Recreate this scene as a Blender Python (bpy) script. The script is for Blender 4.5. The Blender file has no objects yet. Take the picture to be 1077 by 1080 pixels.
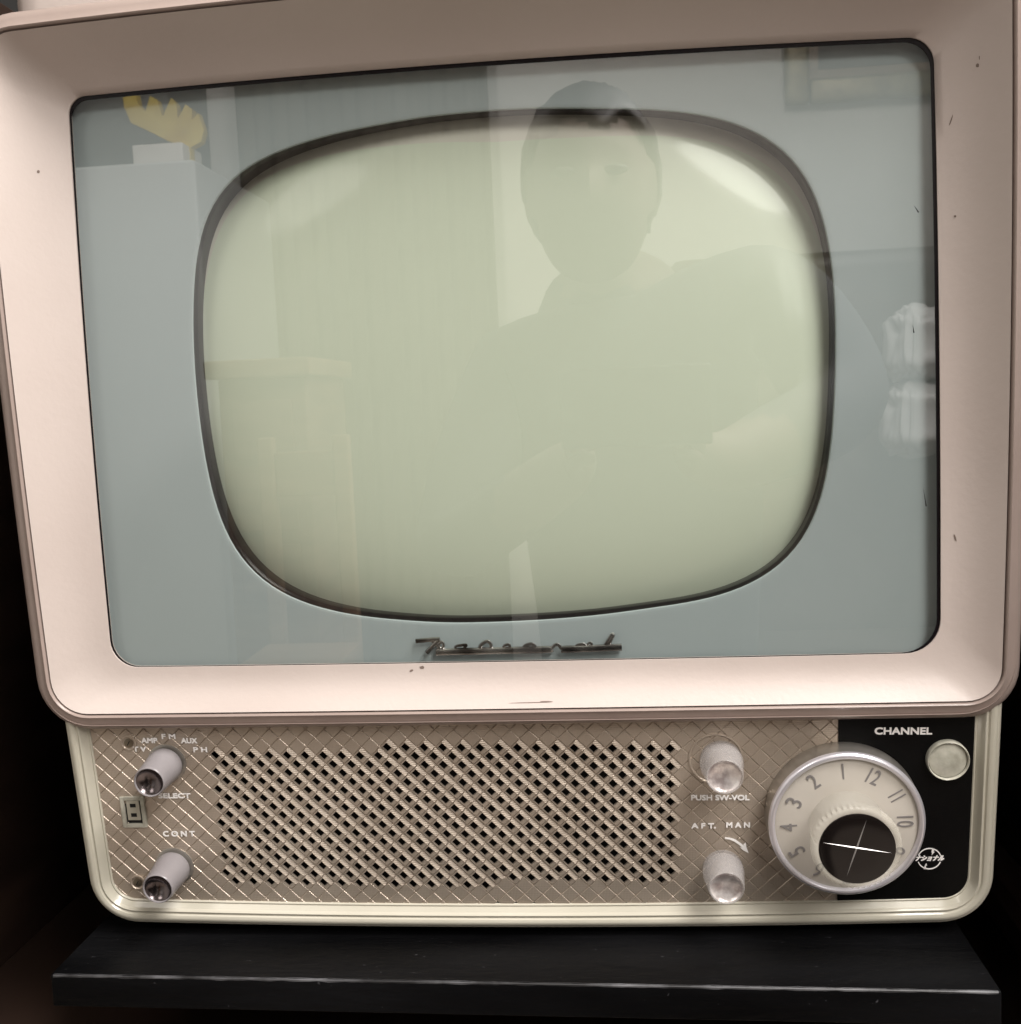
import bpy, bmesh, math, random
from mathutils import Vector, Matrix, noise
from mathutils.bvhtree import BVHTree
random.seed(7)
S = 0.01                      # everything below is in centimetres; TV glass centre is the origin, the room is at -y
scene = bpy.context.scene
COL = scene.collection

# ------------------------------------------------------------------ camera model
F = 1167.45
def rotm(yaw, pit, rol):
    cy, sy, cp, sp, cr, sr = math.cos(yaw), math.sin(yaw), math.cos(pit), math.sin(pit), math.cos(rol), math.sin(rol)
    f = Vector((sy*cp, cy*cp, sp)); r = Vector((cy, -sy, 0)); u = r.cross(f)
    return cr*r + sr*u, -sr*r + cr*u, f
RX, UX, FX = rotm(-.0968, -.099, -.045)
CAM = Vector((5.3416, -52.108, -1.4237))
def ray(px, py): return (RX*((px-538.5)/F) - UX*((py-540)/F) + FX)
def at(px, py, p0, n):
    d = ray(px, py); p0 = Vector(p0); n = Vector(n)
    return CAM + d*((p0-CAM).dot(n)/d.dot(n))
def gl(px, py, y=0): r = at(px, py, (0, y, 0), (0, 1, 0)); return (r.x, r.z)
cam = bpy.data.cameras.new('camera'); co = bpy.data.objects.new('camera', cam); COL.objects.link(co)
m = Matrix((RX, UX, -FX)).transposed().to_4x4(); m.translation = CAM*S; co.matrix_world = m
cam.sensor_width = 36; cam.sensor_fit = 'HORIZONTAL'; cam.lens = F/1077*36
cam.clip_start = .01; cam.clip_end = 50
cam.dof.use_dof = False
scene.camera = co

# panel frame (lower control panel leans back towards its bottom edge)
PA = .105
P0 = Vector((0, -.2, -16.3)); EW = Vector((0, -math.sin(PA), math.cos(PA))); NN = Vector((0, -math.cos(PA), -math.sin(PA)))
def pan(u, w, n=0): return P0 + Vector((u, 0, 0)) + EW*w + NN*n
def pp(px, py, n=0):
    r = at(px, py, P0+NN*n, NN) - P0
    return r.x, r.dot(EW)

# ------------------------------------------------------------------ materials
def mat(name, col, rough=.5, metal=0, **k):
    m = bpy.data.materials.new(name); m.use_nodes = True
    b = m.node_tree.nodes['Principled BSDF']
    b.inputs['Base Color'].default_value = (*col, 1); b.inputs['Roughness'].default_value = rough; b.inputs['Metallic'].default_value = metal
    for kk, v in k.items(): b.inputs[kk.replace('_', ' ')].default_value = v
    return m
def vary(m, c1, c2, scale=8, detail=6, lo=.35, hi=.65, bump=0, bscale=None, rough=None, stretch=None, dist=.001):
    nt = m.node_tree; N = nt.nodes; L = nt.links; b = N['Principled BSDF']
    tc = N.new('ShaderNodeTexCoord'); src = tc.outputs['Object']
    if stretch:
        mp = N.new('ShaderNodeMapping'); mp.inputs['Scale'].default_value = stretch; L.new(src, mp.inputs[0]); src = mp.outputs[0]
    n = N.new('ShaderNodeTexNoise'); n.inputs['Scale'].default_value = scale; n.inputs['Detail'].default_value = detail; L.new(src, n.inputs['Vector'])
    r = N.new('ShaderNodeValToRGB'); r.color_ramp.elements[0].position = lo; r.color_ramp.elements[1].position = hi
    r.color_ramp.elements[0].color = (*c1, 1); r.color_ramp.elements[1].color = (*c2, 1)
    L.new(n.outputs['Fac'], r.inputs[0]); L.new(r.outputs[0], b.inputs['Base Color'])
    if rough:
        mr = N.new('ShaderNodeMapRange'); mr.inputs['To Min'].default_value = rough[0]; mr.inputs['To Max'].default_value = rough[1]
        L.new(n.outputs['Fac'], mr.inputs[0]); L.new(mr.outputs[0], b.inputs['Roughness'])
    if bump:
        n2 = N.new('ShaderNodeTexNoise'); n2.inputs['Scale'].default_value = bscale or scale*6; n2.inputs['Detail'].default_value = 4; L.new(src, n2.inputs['Vector'])
        bp = N.new('ShaderNodeBump'); bp.inputs['Strength'].default_value = bump; bp.inputs['Distance'].default_value = dist
        L.new(n2.outputs['Fac'], bp.inputs['Height']); L.new(bp.outputs[0], b.inputs['Normal'])
    return m
M = {}
M['cream'] = vary(mat('cream_pink_paint', (.8,.7,.62), .42), (.475,.405,.372), (.535,.465,.43), 9, 9, .25, .75, .1, 350, rough=(.34,.52))
M['mauve'] = vary(mat('mauve_brown_plastic', (.3,.22,.19), .33), (.285,.222,.197), (.345,.277,.247), 14, 6, .3, .7, .1, 220)
M['ivory'] = vary(mat('aged_ivory_plastic', (.66,.64,.52), .18), (.48,.455,.375), (.56,.53,.45), 11, 5, .3, .7, .08, 120)
M['mask'] = vary(mat('blue_grey_mask_paint', (.52,.57,.55), .55), (.34,.385,.40), (.37,.42,.435), 4, 4)
M['black_rubber'] = mat('black_mask_edge', (.006,.004,.005), .25, 0, Specular_IOR_Level=.25)
M['chrome'] = mat('chrome', (.86,.84,.90), .28, .75)
M['chrome_dark'] = vary(mat('worn_chrome', (.55,.52,.5), .22, 1), (.13,.11,.105), (.62,.6,.59), 60, 3, .35, .6, rough=(.12,.35))
M['brushed'] = vary(mat('brushed_metal', (.5,.47,.43), .34, .85), (.36,.335,.30), (.56,.53,.49), 25, 4, stretch=(1,1,6))
M['black'] = vary(mat('black_plate', (.004,.004,.004), .4, 0, Specular_IOR_Level=.15), (.0012,.0012,.0015), (.003,.003,.003), 30, 5, bump=.1, bscale=900)
M['white_print'] = mat('white_lettering', (.93,.9,.88), .5)
M['grey_print'] = mat('grey_numerals', (.22,.205,.2), .45)
M['dial_face'] = vary(mat('dial_face_ivory', (.72,.68,.62), .32), (.50,.46,.405), (.58,.54,.485), 40, 5, .3, .7)
M['dial_clear'] = vary(mat('clear_yellowed_acrylic', (.85,.82,.72), .14, 0, Alpha=.22, IOR=1.45), (.76,.73,.62), (.92,.89,.80), 90, 4, .35, .65, .5, 160, dist=.0006)
M['dial_cap'] = mat('dark_brown_gloss', (.008,.006,.0055), .12)
M['frost'] = vary(mat('frosted_acrylic', (.62,.58,.6), .28, 0, Alpha=.86, IOR=1.46), (.235,.215,.222), (.29,.27,.278), 40, 4, .3, .7, .05, 400)
M['clear'] = vary(mat('clear_acrylic', (.9,.87,.86), .2, 0, Alpha=.36, IOR=1.46), (.50,.47,.46), (.64,.61,.60), 60, 4, .3, .7, .05, 260, dist=.0005)
M['lens'] = vary(mat('clear_button_plastic', (.6,.6,.5), .12, 0, Transmission_Weight=.25, IOR=1.47), (.46,.45,.37), (.74,.72,.62), 120, 4, .35, .65, .4, 160)
M['dish'] = vary(mat('dark_mirror_dish', (.15,.12,.13), .2, 1), (.06,.05,.055), (.22,.19,.19), 70, 4, .3, .7, .1, 200)
M['dish_bright'] = vary(mat('bright_mirror_dish', (.85,.78,.76), .25, .6), (.5,.43,.42), (1,.95,.93), 170, 3, .35, .65, .5, 260)
M['slot'] = mat('black_slot', (.004,.004,.004), .8)
M['backing'] = vary(mat('speaker_backing', (.006,.005,.005), .95), (.003,.003,.003), (.012,.01,.009), 400, 2)
M['chip'] = mat('paint_chip', (.17,.125,.105), .7)
M['cross'] = mat('dull_silver_line', (.45,.43,.42), .45, .5)
M['screw'] = mat('dull_screw_metal', (.32,.28,.22), .35, 1)

def panel_mat():
    m = mat('embossed_bronze_metal', (.42,.35,.28), .36, .6)
    nt = m.node_tree; N = nt.nodes; L = nt.links; b = N['Principled BSDF']
    tc = N.new('ShaderNodeTexCoord')
    n = N.new('ShaderNodeTexNoise'); n.inputs['Scale'].default_value = 14; n.inputs['Detail'].default_value = 7; L.new(tc.outputs['Object'], n.inputs['Vector'])
    r = N.new('ShaderNodeValToRGB'); r.color_ramp.elements[0].position = .3; r.color_ramp.elements[1].position = .7
    r.color_ramp.elements[0].color = (.46,.385,.315,1); r.color_ramp.elements[1].color = (.61,.525,.44,1)
    L.new(n.outputs['Fac'], r.inputs[0]); L.new(r.outputs[0], b.inputs['Base Color'])
    w = N.new('ShaderNodeTexWave'); w.bands_direction = 'X'; w.inputs['Scale'].default_value = 420; w.inputs['Distortion'].default_value = .6
    L.new(tc.outputs['Object'], w.inputs['Vector'])
    w2 = N.new('ShaderNodeTexWave'); w2.bands_direction = 'Z'; w2.inputs['Scale'].default_value = 330; w2.inputs['Distortion'].default_value = .6
    L.new(tc.outputs['Object'], w2.inputs['Vector'])
    ad = N.new('ShaderNodeMath'); ad.operation = 'ADD'; L.new(w.outputs['Fac'], ad.inputs[0]); L.new(w2.outputs['Fac'], ad.inputs[1])
    bp = N.new('ShaderNodeBump'); bp.inputs['Strength'].default_value = .35; bp.inputs['Distance'].default_value = .00015
    L.new(ad.outputs[0], bp.inputs['Height']); L.new(bp.outputs[0], b.inputs['Normal'])
    return m
M['panel'] = panel_mat()

def glass_mat():
    m = bpy.data.materials.new('safety_glass'); m.use_nodes = True
    nt = m.node_tree; N = nt.nodes; L = nt.links
    for x in list(N): N.remove(x)
    o = N.new('ShaderNodeOutputMaterial'); mx = N.new('ShaderNodeMixShader')
    # Schlick reflectance of a two-sided pane, the same from both faces
    ge = N.new('ShaderNodeNewGeometry'); dt = N.new('ShaderNodeVectorMath'); dt.operation = 'DOT_PRODUCT'
    L.new(ge.outputs['Normal'], dt.inputs[0]); L.new(ge.outputs['Incoming'], dt.inputs[1])
    def mth(op, a, b=None):
        x = N.new('ShaderNodeMath'); x.operation = op
        for i, v in enumerate((a, b)):
            if v is None: continue
            if isinstance(v, (int, float)): x.inputs[i].default_value = v
            else: L.new(v, x.inputs[i])
        return x.outputs[0]
    c_ = mth('ABSOLUTE', dt.outputs['Value']); q_ = mth('POWER', mth('SUBTRACT', 1.0, c_), 5.0)
    fac = mth('ADD', mth('MULTIPLY', q_, 1-GLASS_R), GLASS_R)
    t = N.new('ShaderNodeBsdfTransparent'); t.inputs['Color'].default_value = (.93,.95,.93,1)
    g = N.new('ShaderNodeBsdfGlossy'); g.inputs['Roughness'].default_value = .014; g.inputs['Color'].default_value = (1,1,1,1)
    L.new(fac, mx.inputs[0]); L.new(t.outputs[0], mx.inputs[1]); L.new(g.outputs[0], mx.inputs[2]); L.new(mx.outputs[0], o.inputs[0])
    return m
GLASS_R = .16
M['glass'] = glass_mat()
M['tube'] = mat('phosphor_screen', (.655,.71,.585), .5, 0, Coat_Weight=.5, Coat_Roughness=.11, Coat_IOR=1.5)
M['tube_edge'] = mat('cream_tube_band', (.66,.64,.57), .45, 0, Coat_Weight=.5, Coat_Roughness=.12, Coat_IOR=1.5)

# ------------------------------------------------------------------ mesh helpers
def link(name, bm, m, parent=None, smooth=True, mats=None, angle=40):
    me = bpy.data.meshes.new(name)
    bmesh.ops.recalc_face_normals(bm, faces=bm.faces[:])
    bmesh.ops.scale(bm, vec=(S, S, S), verts=bm.verts[:])
    bm.to_mesh(me); bm.free()
    for x in (mats or [m]): me.materials.append(x)
    o = bpy.data.objects.new(name, me); COL.objects.link(o)
    if parent: o.parent = parent
    if smooth:
        me.polygons.foreach_set('use_smooth', [True]*len(me.polygons))
        me.set_sharp_from_angle(angle=math.radians(angle))
    return o
def empty(name, label, cat, group=None):
    o = bpy.data.objects.new(name, None); COL.objects.link(o); o['label'] = label; o['category'] = cat
    if group: o['group'] = group
    o.empty_display_size = .05
    return o
def tag(o, label, cat): o['label'] = label; o['category'] = cat; return o
def loft(bm, rings, closed=True, capfirst=False, caplast=False, mi=0):
    vr = [[bm.verts.new(p) for p in r] for r in rings]
    n = len(rings[0])
    for a, b in zip(vr, vr[1:]):
        for i in range(n if closed else n-1):
            j = (i+1) % n
            f = bm.faces.new((a[i], a[j], b[j], b[i])); f.material_index = mi
    if capfirst: bm.faces.new(vr[0][::-1]).material_index = mi
    if caplast: bm.faces.new(vr[-1]).material_index = mi
    return vr
def rquad(c, bow, rad, ns=14, nc=9):
    """rounded quad, corners TL,TR,BR,BL in 2D; bow of top,right,bottom,left edges; radius per corner -> point list"""
    ctr = sum((Vector(p) for p in c), Vector((0, 0)))/4
    pts = []
    def edge_pt(i, t):
        a, b = Vector(c[i]), Vector(c[(i+1) % 4]); d = b-a; nrm = Vector((d.y, -d.x)).normalized()
        if nrm.dot((a+b)/2-ctr) < 0: nrm = -nrm
        return a + d*t + nrm*bow[i]*4*t*(1-t)
    for i in range(4):
        a, b = Vector(c[i]), Vector(c[(i+1) % 4]); L = (b-a).length
        t0, t1 = rad[i]/L, 1-rad[(i+1) % 4]/L
        for k in range(ns+1): pts.append(edge_pt(i, t0+(t1-t0)*k/ns))
        # corner i+1 : from end of edge i to start of edge i+1, superelliptic Bezier
        p0 = edge_pt(i, t1); j = (i+1) % 4; L2 = (Vector(c[(j+1) % 4])-Vector(c[j])).length
        p3 = edge_pt(j, rad[j]/L2)
        e0 = (edge_pt(i, t1)-edge_pt(i, t1-.01)).normalized(); e1 = (edge_pt(j, rad[j]/L2)-edge_pt(j, rad[j]/L2+.01)).normalized()
        h = .56*rad[j]
        p1, p2 = p0+e0*h, p3+e1*h
        for k in range(1, nc):
            t = k/nc; pts.append(p0*(1-t)**3+p1*3*t*(1-t)**2+p2*3*t*t*(1-t)+p3*t**3)
    return pts
def box(bm, x0, x1, y0, y1, z0, z1, bev=0, fn=None):
    r = bmesh.ops.create_cube(bm, size=1)
    vs = r['verts']
    for v in vs: v.co = Vector((x0+(v.co.x+.5)*(x1-x0), y0+(v.co.y+.5)*(y1-y0), z0+(v.co.z+.5)*(z1-z0)))
    if bev:
        es = list({e for v in vs for e in v.link_edges})
        r = bmesh.ops.bevel(bm, geom=es, offset=bev, segments=3, affect='EDGES', profile=.6); vs = list({v for f in r['faces'] for v in f.verts} | {v for v in vs if v.is_valid})
    if fn:
        for v in vs: v.co = fn(v.co)
def lathe(bm, prof, cu, cw, n=64, base=None, mi=0, cap=True, jit=None):
    """prof: list of (radius, n-offset) on the control panel"""
    rings = []
    for r, h in prof:
        rr = []
        for k in range(n):
            a = 2*math.pi*k/n; q = r*(1+(jit(a, r) if jit else 0))
            rr.append(pan(cu+q*math.cos(a), cw+q*math.sin(a), h))
        rings.append(rr)
    vr = loft(bm, rings, mi=mi)
    if cap and prof[-1][0] > 0: bm.faces.new(vr[-1]).material_index = mi
def tube_line(bm, pts, r, n=8, flat=1.0, up=Vector((0,-1,0))):
    pts = [Vector(p) for p in pts]; rings = []
    for i, p in enumerate(pts):
        t = (pts[min(i+1, len(pts)-1)]-pts[max(i-1, 0)]).normalized()
        s = t.cross(up).normalized(); u2 = s.cross(t)
        rr = r[i] if isinstance(r, (list, tuple)) else r
        rings.append([p+(s*math.cos(2*math.pi*k/n)+u2*math.sin(2*math.pi*k/n)*flat)*rr for k in range(n)])
    loft(bm, rings, capfirst=True, caplast=True)

# ------------------------------------------------------------------ TELEVISION
tv = empty('television', 'vintage television with cream bezel and bronze embossed control panel on the black board', 'television')

# outlines
G_C = [(-19.87,13.86),(19.9,13.72),(20.02,-13.89),(-19.98,-13.70)]
G_B = [.3,.1,.07,.17]; G_R = [.85,1.15,1.6,1.35]
def glass_ring(off=0, y=-.15, c=G_C):
    cc = [(x+math.copysign(off, x), z+math.copysign(off, z)) for x, z in c]
    return [Vector((p.x, y, p.y)) for p in rquad(cc, G_B, [max(.2, r+off) for r in G_R])]
RI_C = [(-22.45,15.95),(22.2,15.95),(22.42,-15.95),(-22.68,-15.78)]
RI_B = [.5,.18,.05,.18]
def rim_pt(p, n=0):   # plane leaning forward at the top; n outwards to the viewer
    return Vector((p[0], -2-.065*p[1]-n, p[1]))
def rim_ring(off=0, n=0, rad=(1.6,1.6,1.5,1.7)):
    cc = [(x+math.copysign(off, x), z+math.copysign(off, z)) for x, z in RI_C]
    return [rim_pt(p, n) for p in rquad(cc, RI_B, [r+off for r in rad])]
# bezel : lofted from glass edge to rim with gentle curvature
A, B = glass_ring(0, -.12), rim_ring(0, 0)
bm = bmesh.new(); rings = [glass_ring(0, .25), glass_ring(0, -.02)]
for k in range(9):
    t = k/8
    s = t + .0*math.sin(math.pi*t)
    rings.append([a.lerp(b, s) + Vector((0, .22*math.sin(math.pi*t), 0)) for a, b in zip(A, B)])
loft(bm, rings)
bezel_bvh = BVHTree.FromBMesh(bm)
bezel = link('bezel', bm, M['cream'], tv, angle=50)
# rim
bm = bmesh.new()
prof = [(-.03,-.25),(-.03,-.03),(-.01,-.10),(.06,-.13),(.09,-.02),(.13,.07),(.18,.10),(.22,.08),(.28,.02),(.5,-.04),(.72,-.13),(.86,-.30),(.93,-.55),(.95,-.9),(.95,-3.2)]
rim_rings = [rim_ring(o, n) for o, n in prof]
loft(bm, rim_rings)
rim = link('rim', bm, M['mauve'], tv)
# cabinet shell behind the rim
bm = bmesh.new()
def body_ring(off, y): return [Vector((p.x, y, p.y)) for p in rquad([(x+math.copysign(off, x), z+math.copysign(off, z)) for x, z in RI_C], RI_B, [2.4]*4)]
loft(bm, [body_ring(.6, -1.0), body_ring(.6, .8), body_ring(.1, 3), body_ring(-.8, 14), body_ring(-5, 30), body_ring(-9, 34)], caplast=True)
link('cabinet_shell', bm, M['mauve'], tv)
bm = bmesh.new(); box(bm, -23.3, 22.6, 1.5, 28, 15, 24.5, 1.6)
link('top_hood', bm, M['cream'], tv)

# safety glass pane
bm = bmesh.new(); vs = [bm.verts.new(p) for p in glass_ring(.15, .05)]; bm.faces.new(vs)
link('glass_pane', bm, M['glass'], tv, smooth=False)

GI = [(-19.80,13.69),(19.76,13.55),(19.88,-13.86),(-19.91,-13.68)]
bm = bmesh.new(); loft(bm, [glass_ring(.01, -.03), glass_ring(0, -.012, GI), glass_ring(0, .045, GI)])  # black strip added to draw the dark gap round the glass
link('glass_gap_strip', bm, M['black_rubber'], tv)
# mask with picture opening
OP = [(-0.64,12.01),(3.76,11.86),(7.1,11.57),(10.26,11.04),(11.85,10.53),(13.35,9.6),(14.40,8.34),(15.02,6.75),(15.37,4.99),(15.56,2.58),(15.53,-.57),(15.36,-3.45),(15.02,-5.78),(14.5,-7.6),(13.55,-9.15),(12.23,-10.20),(10.6,-10.82),(6.89,-11.45),(2.82,-11.89),(-1.06,-12.0),(-5.4,-11.75),(-8.88,-11.2),(-11.4,-10.3),(-13.1,-8.85),(-13.98,-7.12),(-14.65,-3.9),(-14.85,-1.02),(-14.85,2.2),(-14.62,4.9),(-14.25,7.0),(-13.6,8.6),(-12.7,9.65),(-11.26,10.46),(-9.01,11.06),(-5.15,11.70)]
def polar_smooth(pts, n=192, it=14):
    c = Vector((.35, 0)); ang = []
    for p in pts:
        d = Vector(p)-c; ang.append((math.atan2(d.y, d.x) % (2*math.pi), d.length))
    ang.sort(); out = []
    for k in range(n):
        a = 2*math.pi*k/n
        for i in range(len(ang)):
            a0, r0 = ang[i]; a1, r1 = ang[(i+1) % len(ang)]
            am, rm = ang[i-1]; an, rn = ang[(i+2) % len(ang)]
            if a1 <= a0: a1 += 2*math.pi
            aa = a if a >= a0 else a+2*math.pi
            if a0 <= aa < a1:
                t = (aa-a0)/(a1-a0)
                m0 = (r1-rm)/2; m1 = (rn-r0)/2
                r = (2*t**3-3*t*t+1)*r0+(t**3-2*t*t+t)*m0+(-2*t**3+3*t*t)*r1+(t**3-t*t)*m1
                out.append(r); break
    for _ in range(it): out = [(out[i-1]+2*out[i]+out[(i+1) % n])/4 for i in range(n)]
    return c, out
OC, OR = polar_smooth(OP)
NO = len(OR)
def op_ring(off, y, sx=1):
    return [Vector((OC.x+(OR[k]+off)*math.cos(2*math.pi*k/NO), y, OC.y+(OR[k]+off)*math.sin(2*math.pi*k/NO))) for k in range(NO)]
bm = bmesh.new()
outer = []
gr = glass_ring(.4, .6)
def ray2(c, a, poly):
    d = Vector((math.cos(a), math.sin(a)))
    best = 60
    for i in range(len(poly)):
        p, q = Vector((poly[i].x, poly[i].z)), Vector((poly[(i+1) % len(poly)].x, poly[(i+1) % len(poly)].z))
        e = q-p; den = d.x*e.y-d.y*e.x
        if abs(den) < 1e-9: continue
        t = ((p-c).x*e.y-(p-c).y*e.x)/den; s = ((p-c).x*d.y-(p-c).y*d.x)/den
        if t > 0 and -1e-6 <= s <= 1+1e-6: best = min(best, t)
    return best
for k in range(NO):
    a = 2*math.pi*k/NO; t = ray2(OC, a, gr); outer.append(Vector((OC.x+t*math.cos(a), .6, OC.y+t*math.sin(a))))
R0 = op_ring(.22, .6)
loft(bm, [outer, [a.lerp(b, .5) for a, b in zip(outer, R0)], R0, op_ring(.12, .602), op_ring(.04, .62), op_ring(.0, .70)])
mask = link('screen_mask', bm, M['mask'], tv)
def lip(f, y):      # rubber lip, wider at the bottom and right
    out = []
    for k in range(NO):
        a = 2*math.pi*k/NO; wd = .12-.11*max(0, math.sin(a))**.7*1+.06*max(0, -math.sin(a+.5))
        wd = max(.02, wd); out.append(Vector((OC.x+(OR[k]-wd*f)*math.cos(a), y, OC.y+(OR[k]-wd*f)*math.sin(a))))
    return out
bm = bmesh.new(); loft(bm, [lip(0.0, .70), lip(.1, .80), lip(.4, .88), lip(.85, .94), lip(1, 1.05), lip(.95, 1.6), lip(0, 3.4)])
link('mask_edge', bm, M['black_rubber'], tv)
# picture tube
def tube_y(x, z):
    u, v = (x-.35)/15.5, z/12.2
    q = (abs(u)**2.4+abs(v)**2.4)
    return .78 + .30*(u*u+v*v) + .70*q**2.4
bm = bmesh.new(); rings = []
def band_edge(a):       # inner edge of the cream band, widest at top, as fraction of opening
    return 1.02-.125*max(0, math.sin(a-.10))**1.1*(1 if math.cos(a) > 0 else 1-.45*min(1, -math.cos(a)*1.4))
K1, K2 = 40, 6
for k in range(1, K1+K2+1):
    rr = []
    for i in range(NO):
        a = 2*math.pi*i/NO; b_ = band_edge(a)
        s = b_*k/K1 if k <= K1 else b_+(1.05-b_)*(k-K1)/K2
        rr.append(Vector((OC.x+OR[i]*s*math.cos(a), 0, OC.y+OR[i]*s*math.sin(a))))
    rings.append(rr)
for r in rings:
    for p in r: p.y = tube_y(p.x, p.z)
vr = loft(bm, rings[:K1])
vr2 = loft(bm, rings[K1-1:], mi=1)
bmesh.ops.remove_doubles(bm, verts=bm.verts[:], dist=1e-5)
vr[0] = [v for v in vr[0] if v.is_valid]
c = bm.verts.new(Vector((OC.x, tube_y(OC.x, OC.y), OC.y)))
for i in range(NO): bm.faces.new((vr[0][i], c, vr[0][(i+1) % NO]))
link('picture_tube', bm, M['tube'], tv, angle=180, mats=[M['tube'], M['tube_edge']])

# script emblem in chrome on the mask, drawn stroke by stroke
bm = bmesh.new()
def stroke(pts, r, y=.35, flat=.7):
    P = [Vector((gl(x, z, y)[0], y, gl(x, z, y)[1])) for x, z in pts]
    # densify with catmull-rom
    Q = []
    for i in range(len(P)-1):
        a, b_, c_, d = P[max(i-1, 0)], P[i], P[i+1], P[min(i+2, len(P)-1)]
        for k in range(5):
            t = k/5
            Q.append(.5*((2*b_)+(c_-a)*t+(2*a-5*b_+4*c_-d)*t*t+(3*b_-a-3*c_+d)*t**3))
    Q.append(P[-1]); tube_line(bm, Q, r*1.35, 8, flat)
stroke([(438.5,676.2),(447,675.6),(456,674.6),(464,674.4)], .085)
stroke([(464,674.4),(458,680),(450,688.5)], .09)
stroke([(456,676),(462,681),(464,686),(470,687.6)], .07)
stroke([(462,681),(466,677),(468,681),(465,685)], .06)
stroke([(460,688),(500,687),(545,685.9),(577,685.1),(582,684.2)], .14)
stroke([(581,685),(585,680.5),(589,680.2),(592,683.5),(594,685)], .07)
stroke([(592,685),(620,684.2),(656,682.6)], .14)
stroke([(481,686.5),(480.5,682),(486,680.6),(492,680.4),(490,683),(491,687)], .055)
stroke([(505,686),(507.5,680),(514,676.5),(518,680),(516,684),(509,684.5)], .07)
stroke([(530,686),(532,681),(537,680),(538,684),(538,687)], .055)
stroke([(551,686),(554,681),(561,679.3),(565,683),(561,686)], .065)
stroke([(606,685),(609,680.3),(616,679.5),(618,684)], .055)
stroke([(618,684),(621,678.3),(624,679),(623,685)], .05)
stroke([(637,684),(641,676),(645.5,669.3),(646.5,671),(642,679)], .07)
link('script_emblem', bm, M['chrome_dark'], mask)

# ------------------------------------------------------------------ control panel (embossed diamonds, perforated over the speaker)
panel_root = None
p = .6495; ang = math.radians(45); rot = math.radians(-1.2)
U = Vector((math.cos(-ang+rot), math.sin(-ang+rot)))   # down-right
V = Vector((math.cos(ang+rot), math.sin(ang+rot)))     # up-right
hole0 = Vector((-15.06, -1.98))
bm = bmesh.new()
def tile(o, perf):
    g = .055
    if perf:
        A_ = [0, g, .12, .68, 1-g, 1]; B_ = [0, g, .085, .60, .64, 1-g, 1]
    else:
        A_ = [0, g, 1-g, 1]; B_ = [0, g, 1-g, 1]
    def h(i, j):
        if perf:
            if i in (0, 5): return 0
            return [0, .055, .07, .075, .09, -.015, -.015][j]
        if i in (0, 3) or j in (0, 3): return 0
        return .045
    grid = [[None]*len(B_) for _ in A_]
    tw = random.uniform(-.011, .011); tv_ = random.uniform(-.011, .011)
    for i, a in enumerate(A_):
        for j, b in enumerate(B_):
            q = o + U*(a*p) + V*(b*p)
            hh = h(i, j)
            if hh > 0: hh += tw*(a-.5)*2 + tv_*(b-.5)*2
            grid[i][j] = bm.verts.new(pan(q.x, q.y, hh))
    for i in range(len(A_)-1):
        for j in range(len(B_)-1):
            if perf and i == 2 and j == 2:
                vs = [grid[2][2], grid[3][2], grid[3][3], grid[2][3]]
                lo = [bm.verts.new(v.co-NN*.16) for v in vs]
                for k in range(4): bm.faces.new((vs[k], vs[(k+1) % 4], lo[(k+1) % 4], lo[k]))
                continue
            bm.faces.new((grid[i][j], grid[i+1][j], grid[i+1][j+1], grid[i][j+1]))
socket_c = (-19.68, -5.0)
for i in range(-60, 90):
    for j in range(-60, 90):
        hc = hole0 + U*(i*p) + V*(j*p)          # hole centre
        o = hc - U*(.40*p) - V*(.3425*p)
        cc = o + U*p/2 + V*p/2
        if not (-21.9 < cc.x < 16.6 and -10.5 < cc.y < .9): continue
        perf = (-15.4 < hc.x < 7.65 and -9.15 < hc.y < -1.7)
        if abs(cc.x-socket_c[0]) < .62 and abs(cc.y-socket_c[1]) < .85: continue
        tile(o, perf)
panel = link('control_panel', bm, M['panel'], tv, smooth=False)
bm = bmesh.new(); vs = [bm.verts.new(pan(x, y, -.9)) for x, y in ((-15.9,-1), (8.2,-1), (8.2,-9.8), (-15.9,-9.8))]; bm.faces.new(vs)
for a, b in ((0,1),(1,2),(2,3),(3,0)):
    bm.faces.new((vs[a], vs[b], bm.verts.new(vs[b].co+NN*.8), bm.verts.new(vs[a].co+NN*.8)))
link('speaker_backing', bm, M['backing'], tv, smooth=False)  # black sheet put behind the holes so they read dark

# black plate
bm = bmesh.new()
box(bm, 15.32, 22.0, -10.4, .6, 0, 1, 0, lambda c: pan(c.x, c.y, -.02+.11*c.z))
plate = link('black_plate', bm, M['black'], tv, smooth=False)

# ivory surround (open at the top, under the rim)
def surr(off, n):
    xi, wb = 21.32, -9.80
    xo = xi+off; w_ = wb-off*1.05
    R = 1.15+off*1.15
    pts = [Vector((-xo-.0, 1.2)), Vector((-xo+.0, -1.0))]
    left = []
    N1 = 10
    for k in range(N1+1): left.append(Vector((-xo-.12+.2*(k/N1)*.6, 1.2+(w_+R-1.2)*k/N1)))
    e = left[-1]; s = Vector((e.x+R, w_))
    cor = [];
    for k in range(1, 12):
        t = k/12; a, b, c_, d = e, e+Vector((0, -.58*R)), s+Vector((-.58*R, 0)), s
        cor.append(a*(1-t)**3+b*3*t*(1-t)**2+c_*3*t*t*(1-t)+d*t**3)
    L1 = left+cor+[s]
    Rr = [Vector((-q.x, q.y)) for q in L1][::-1]
    mid = []
    a, b = L1[-1], Rr[0]
    for k in range(1, 30):
        t = k/30; mid.append(a.lerp(b, t))
    out = L1+mid+Rr
    res = []
    for q in out:
        x = q.x/(xo); bowv = -.36*(1-x*x)*max(0, min(1, (-q.y-4)/5))
        res.append(pan(q.x+.08, q.y+bowv, n))
    return res
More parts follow.
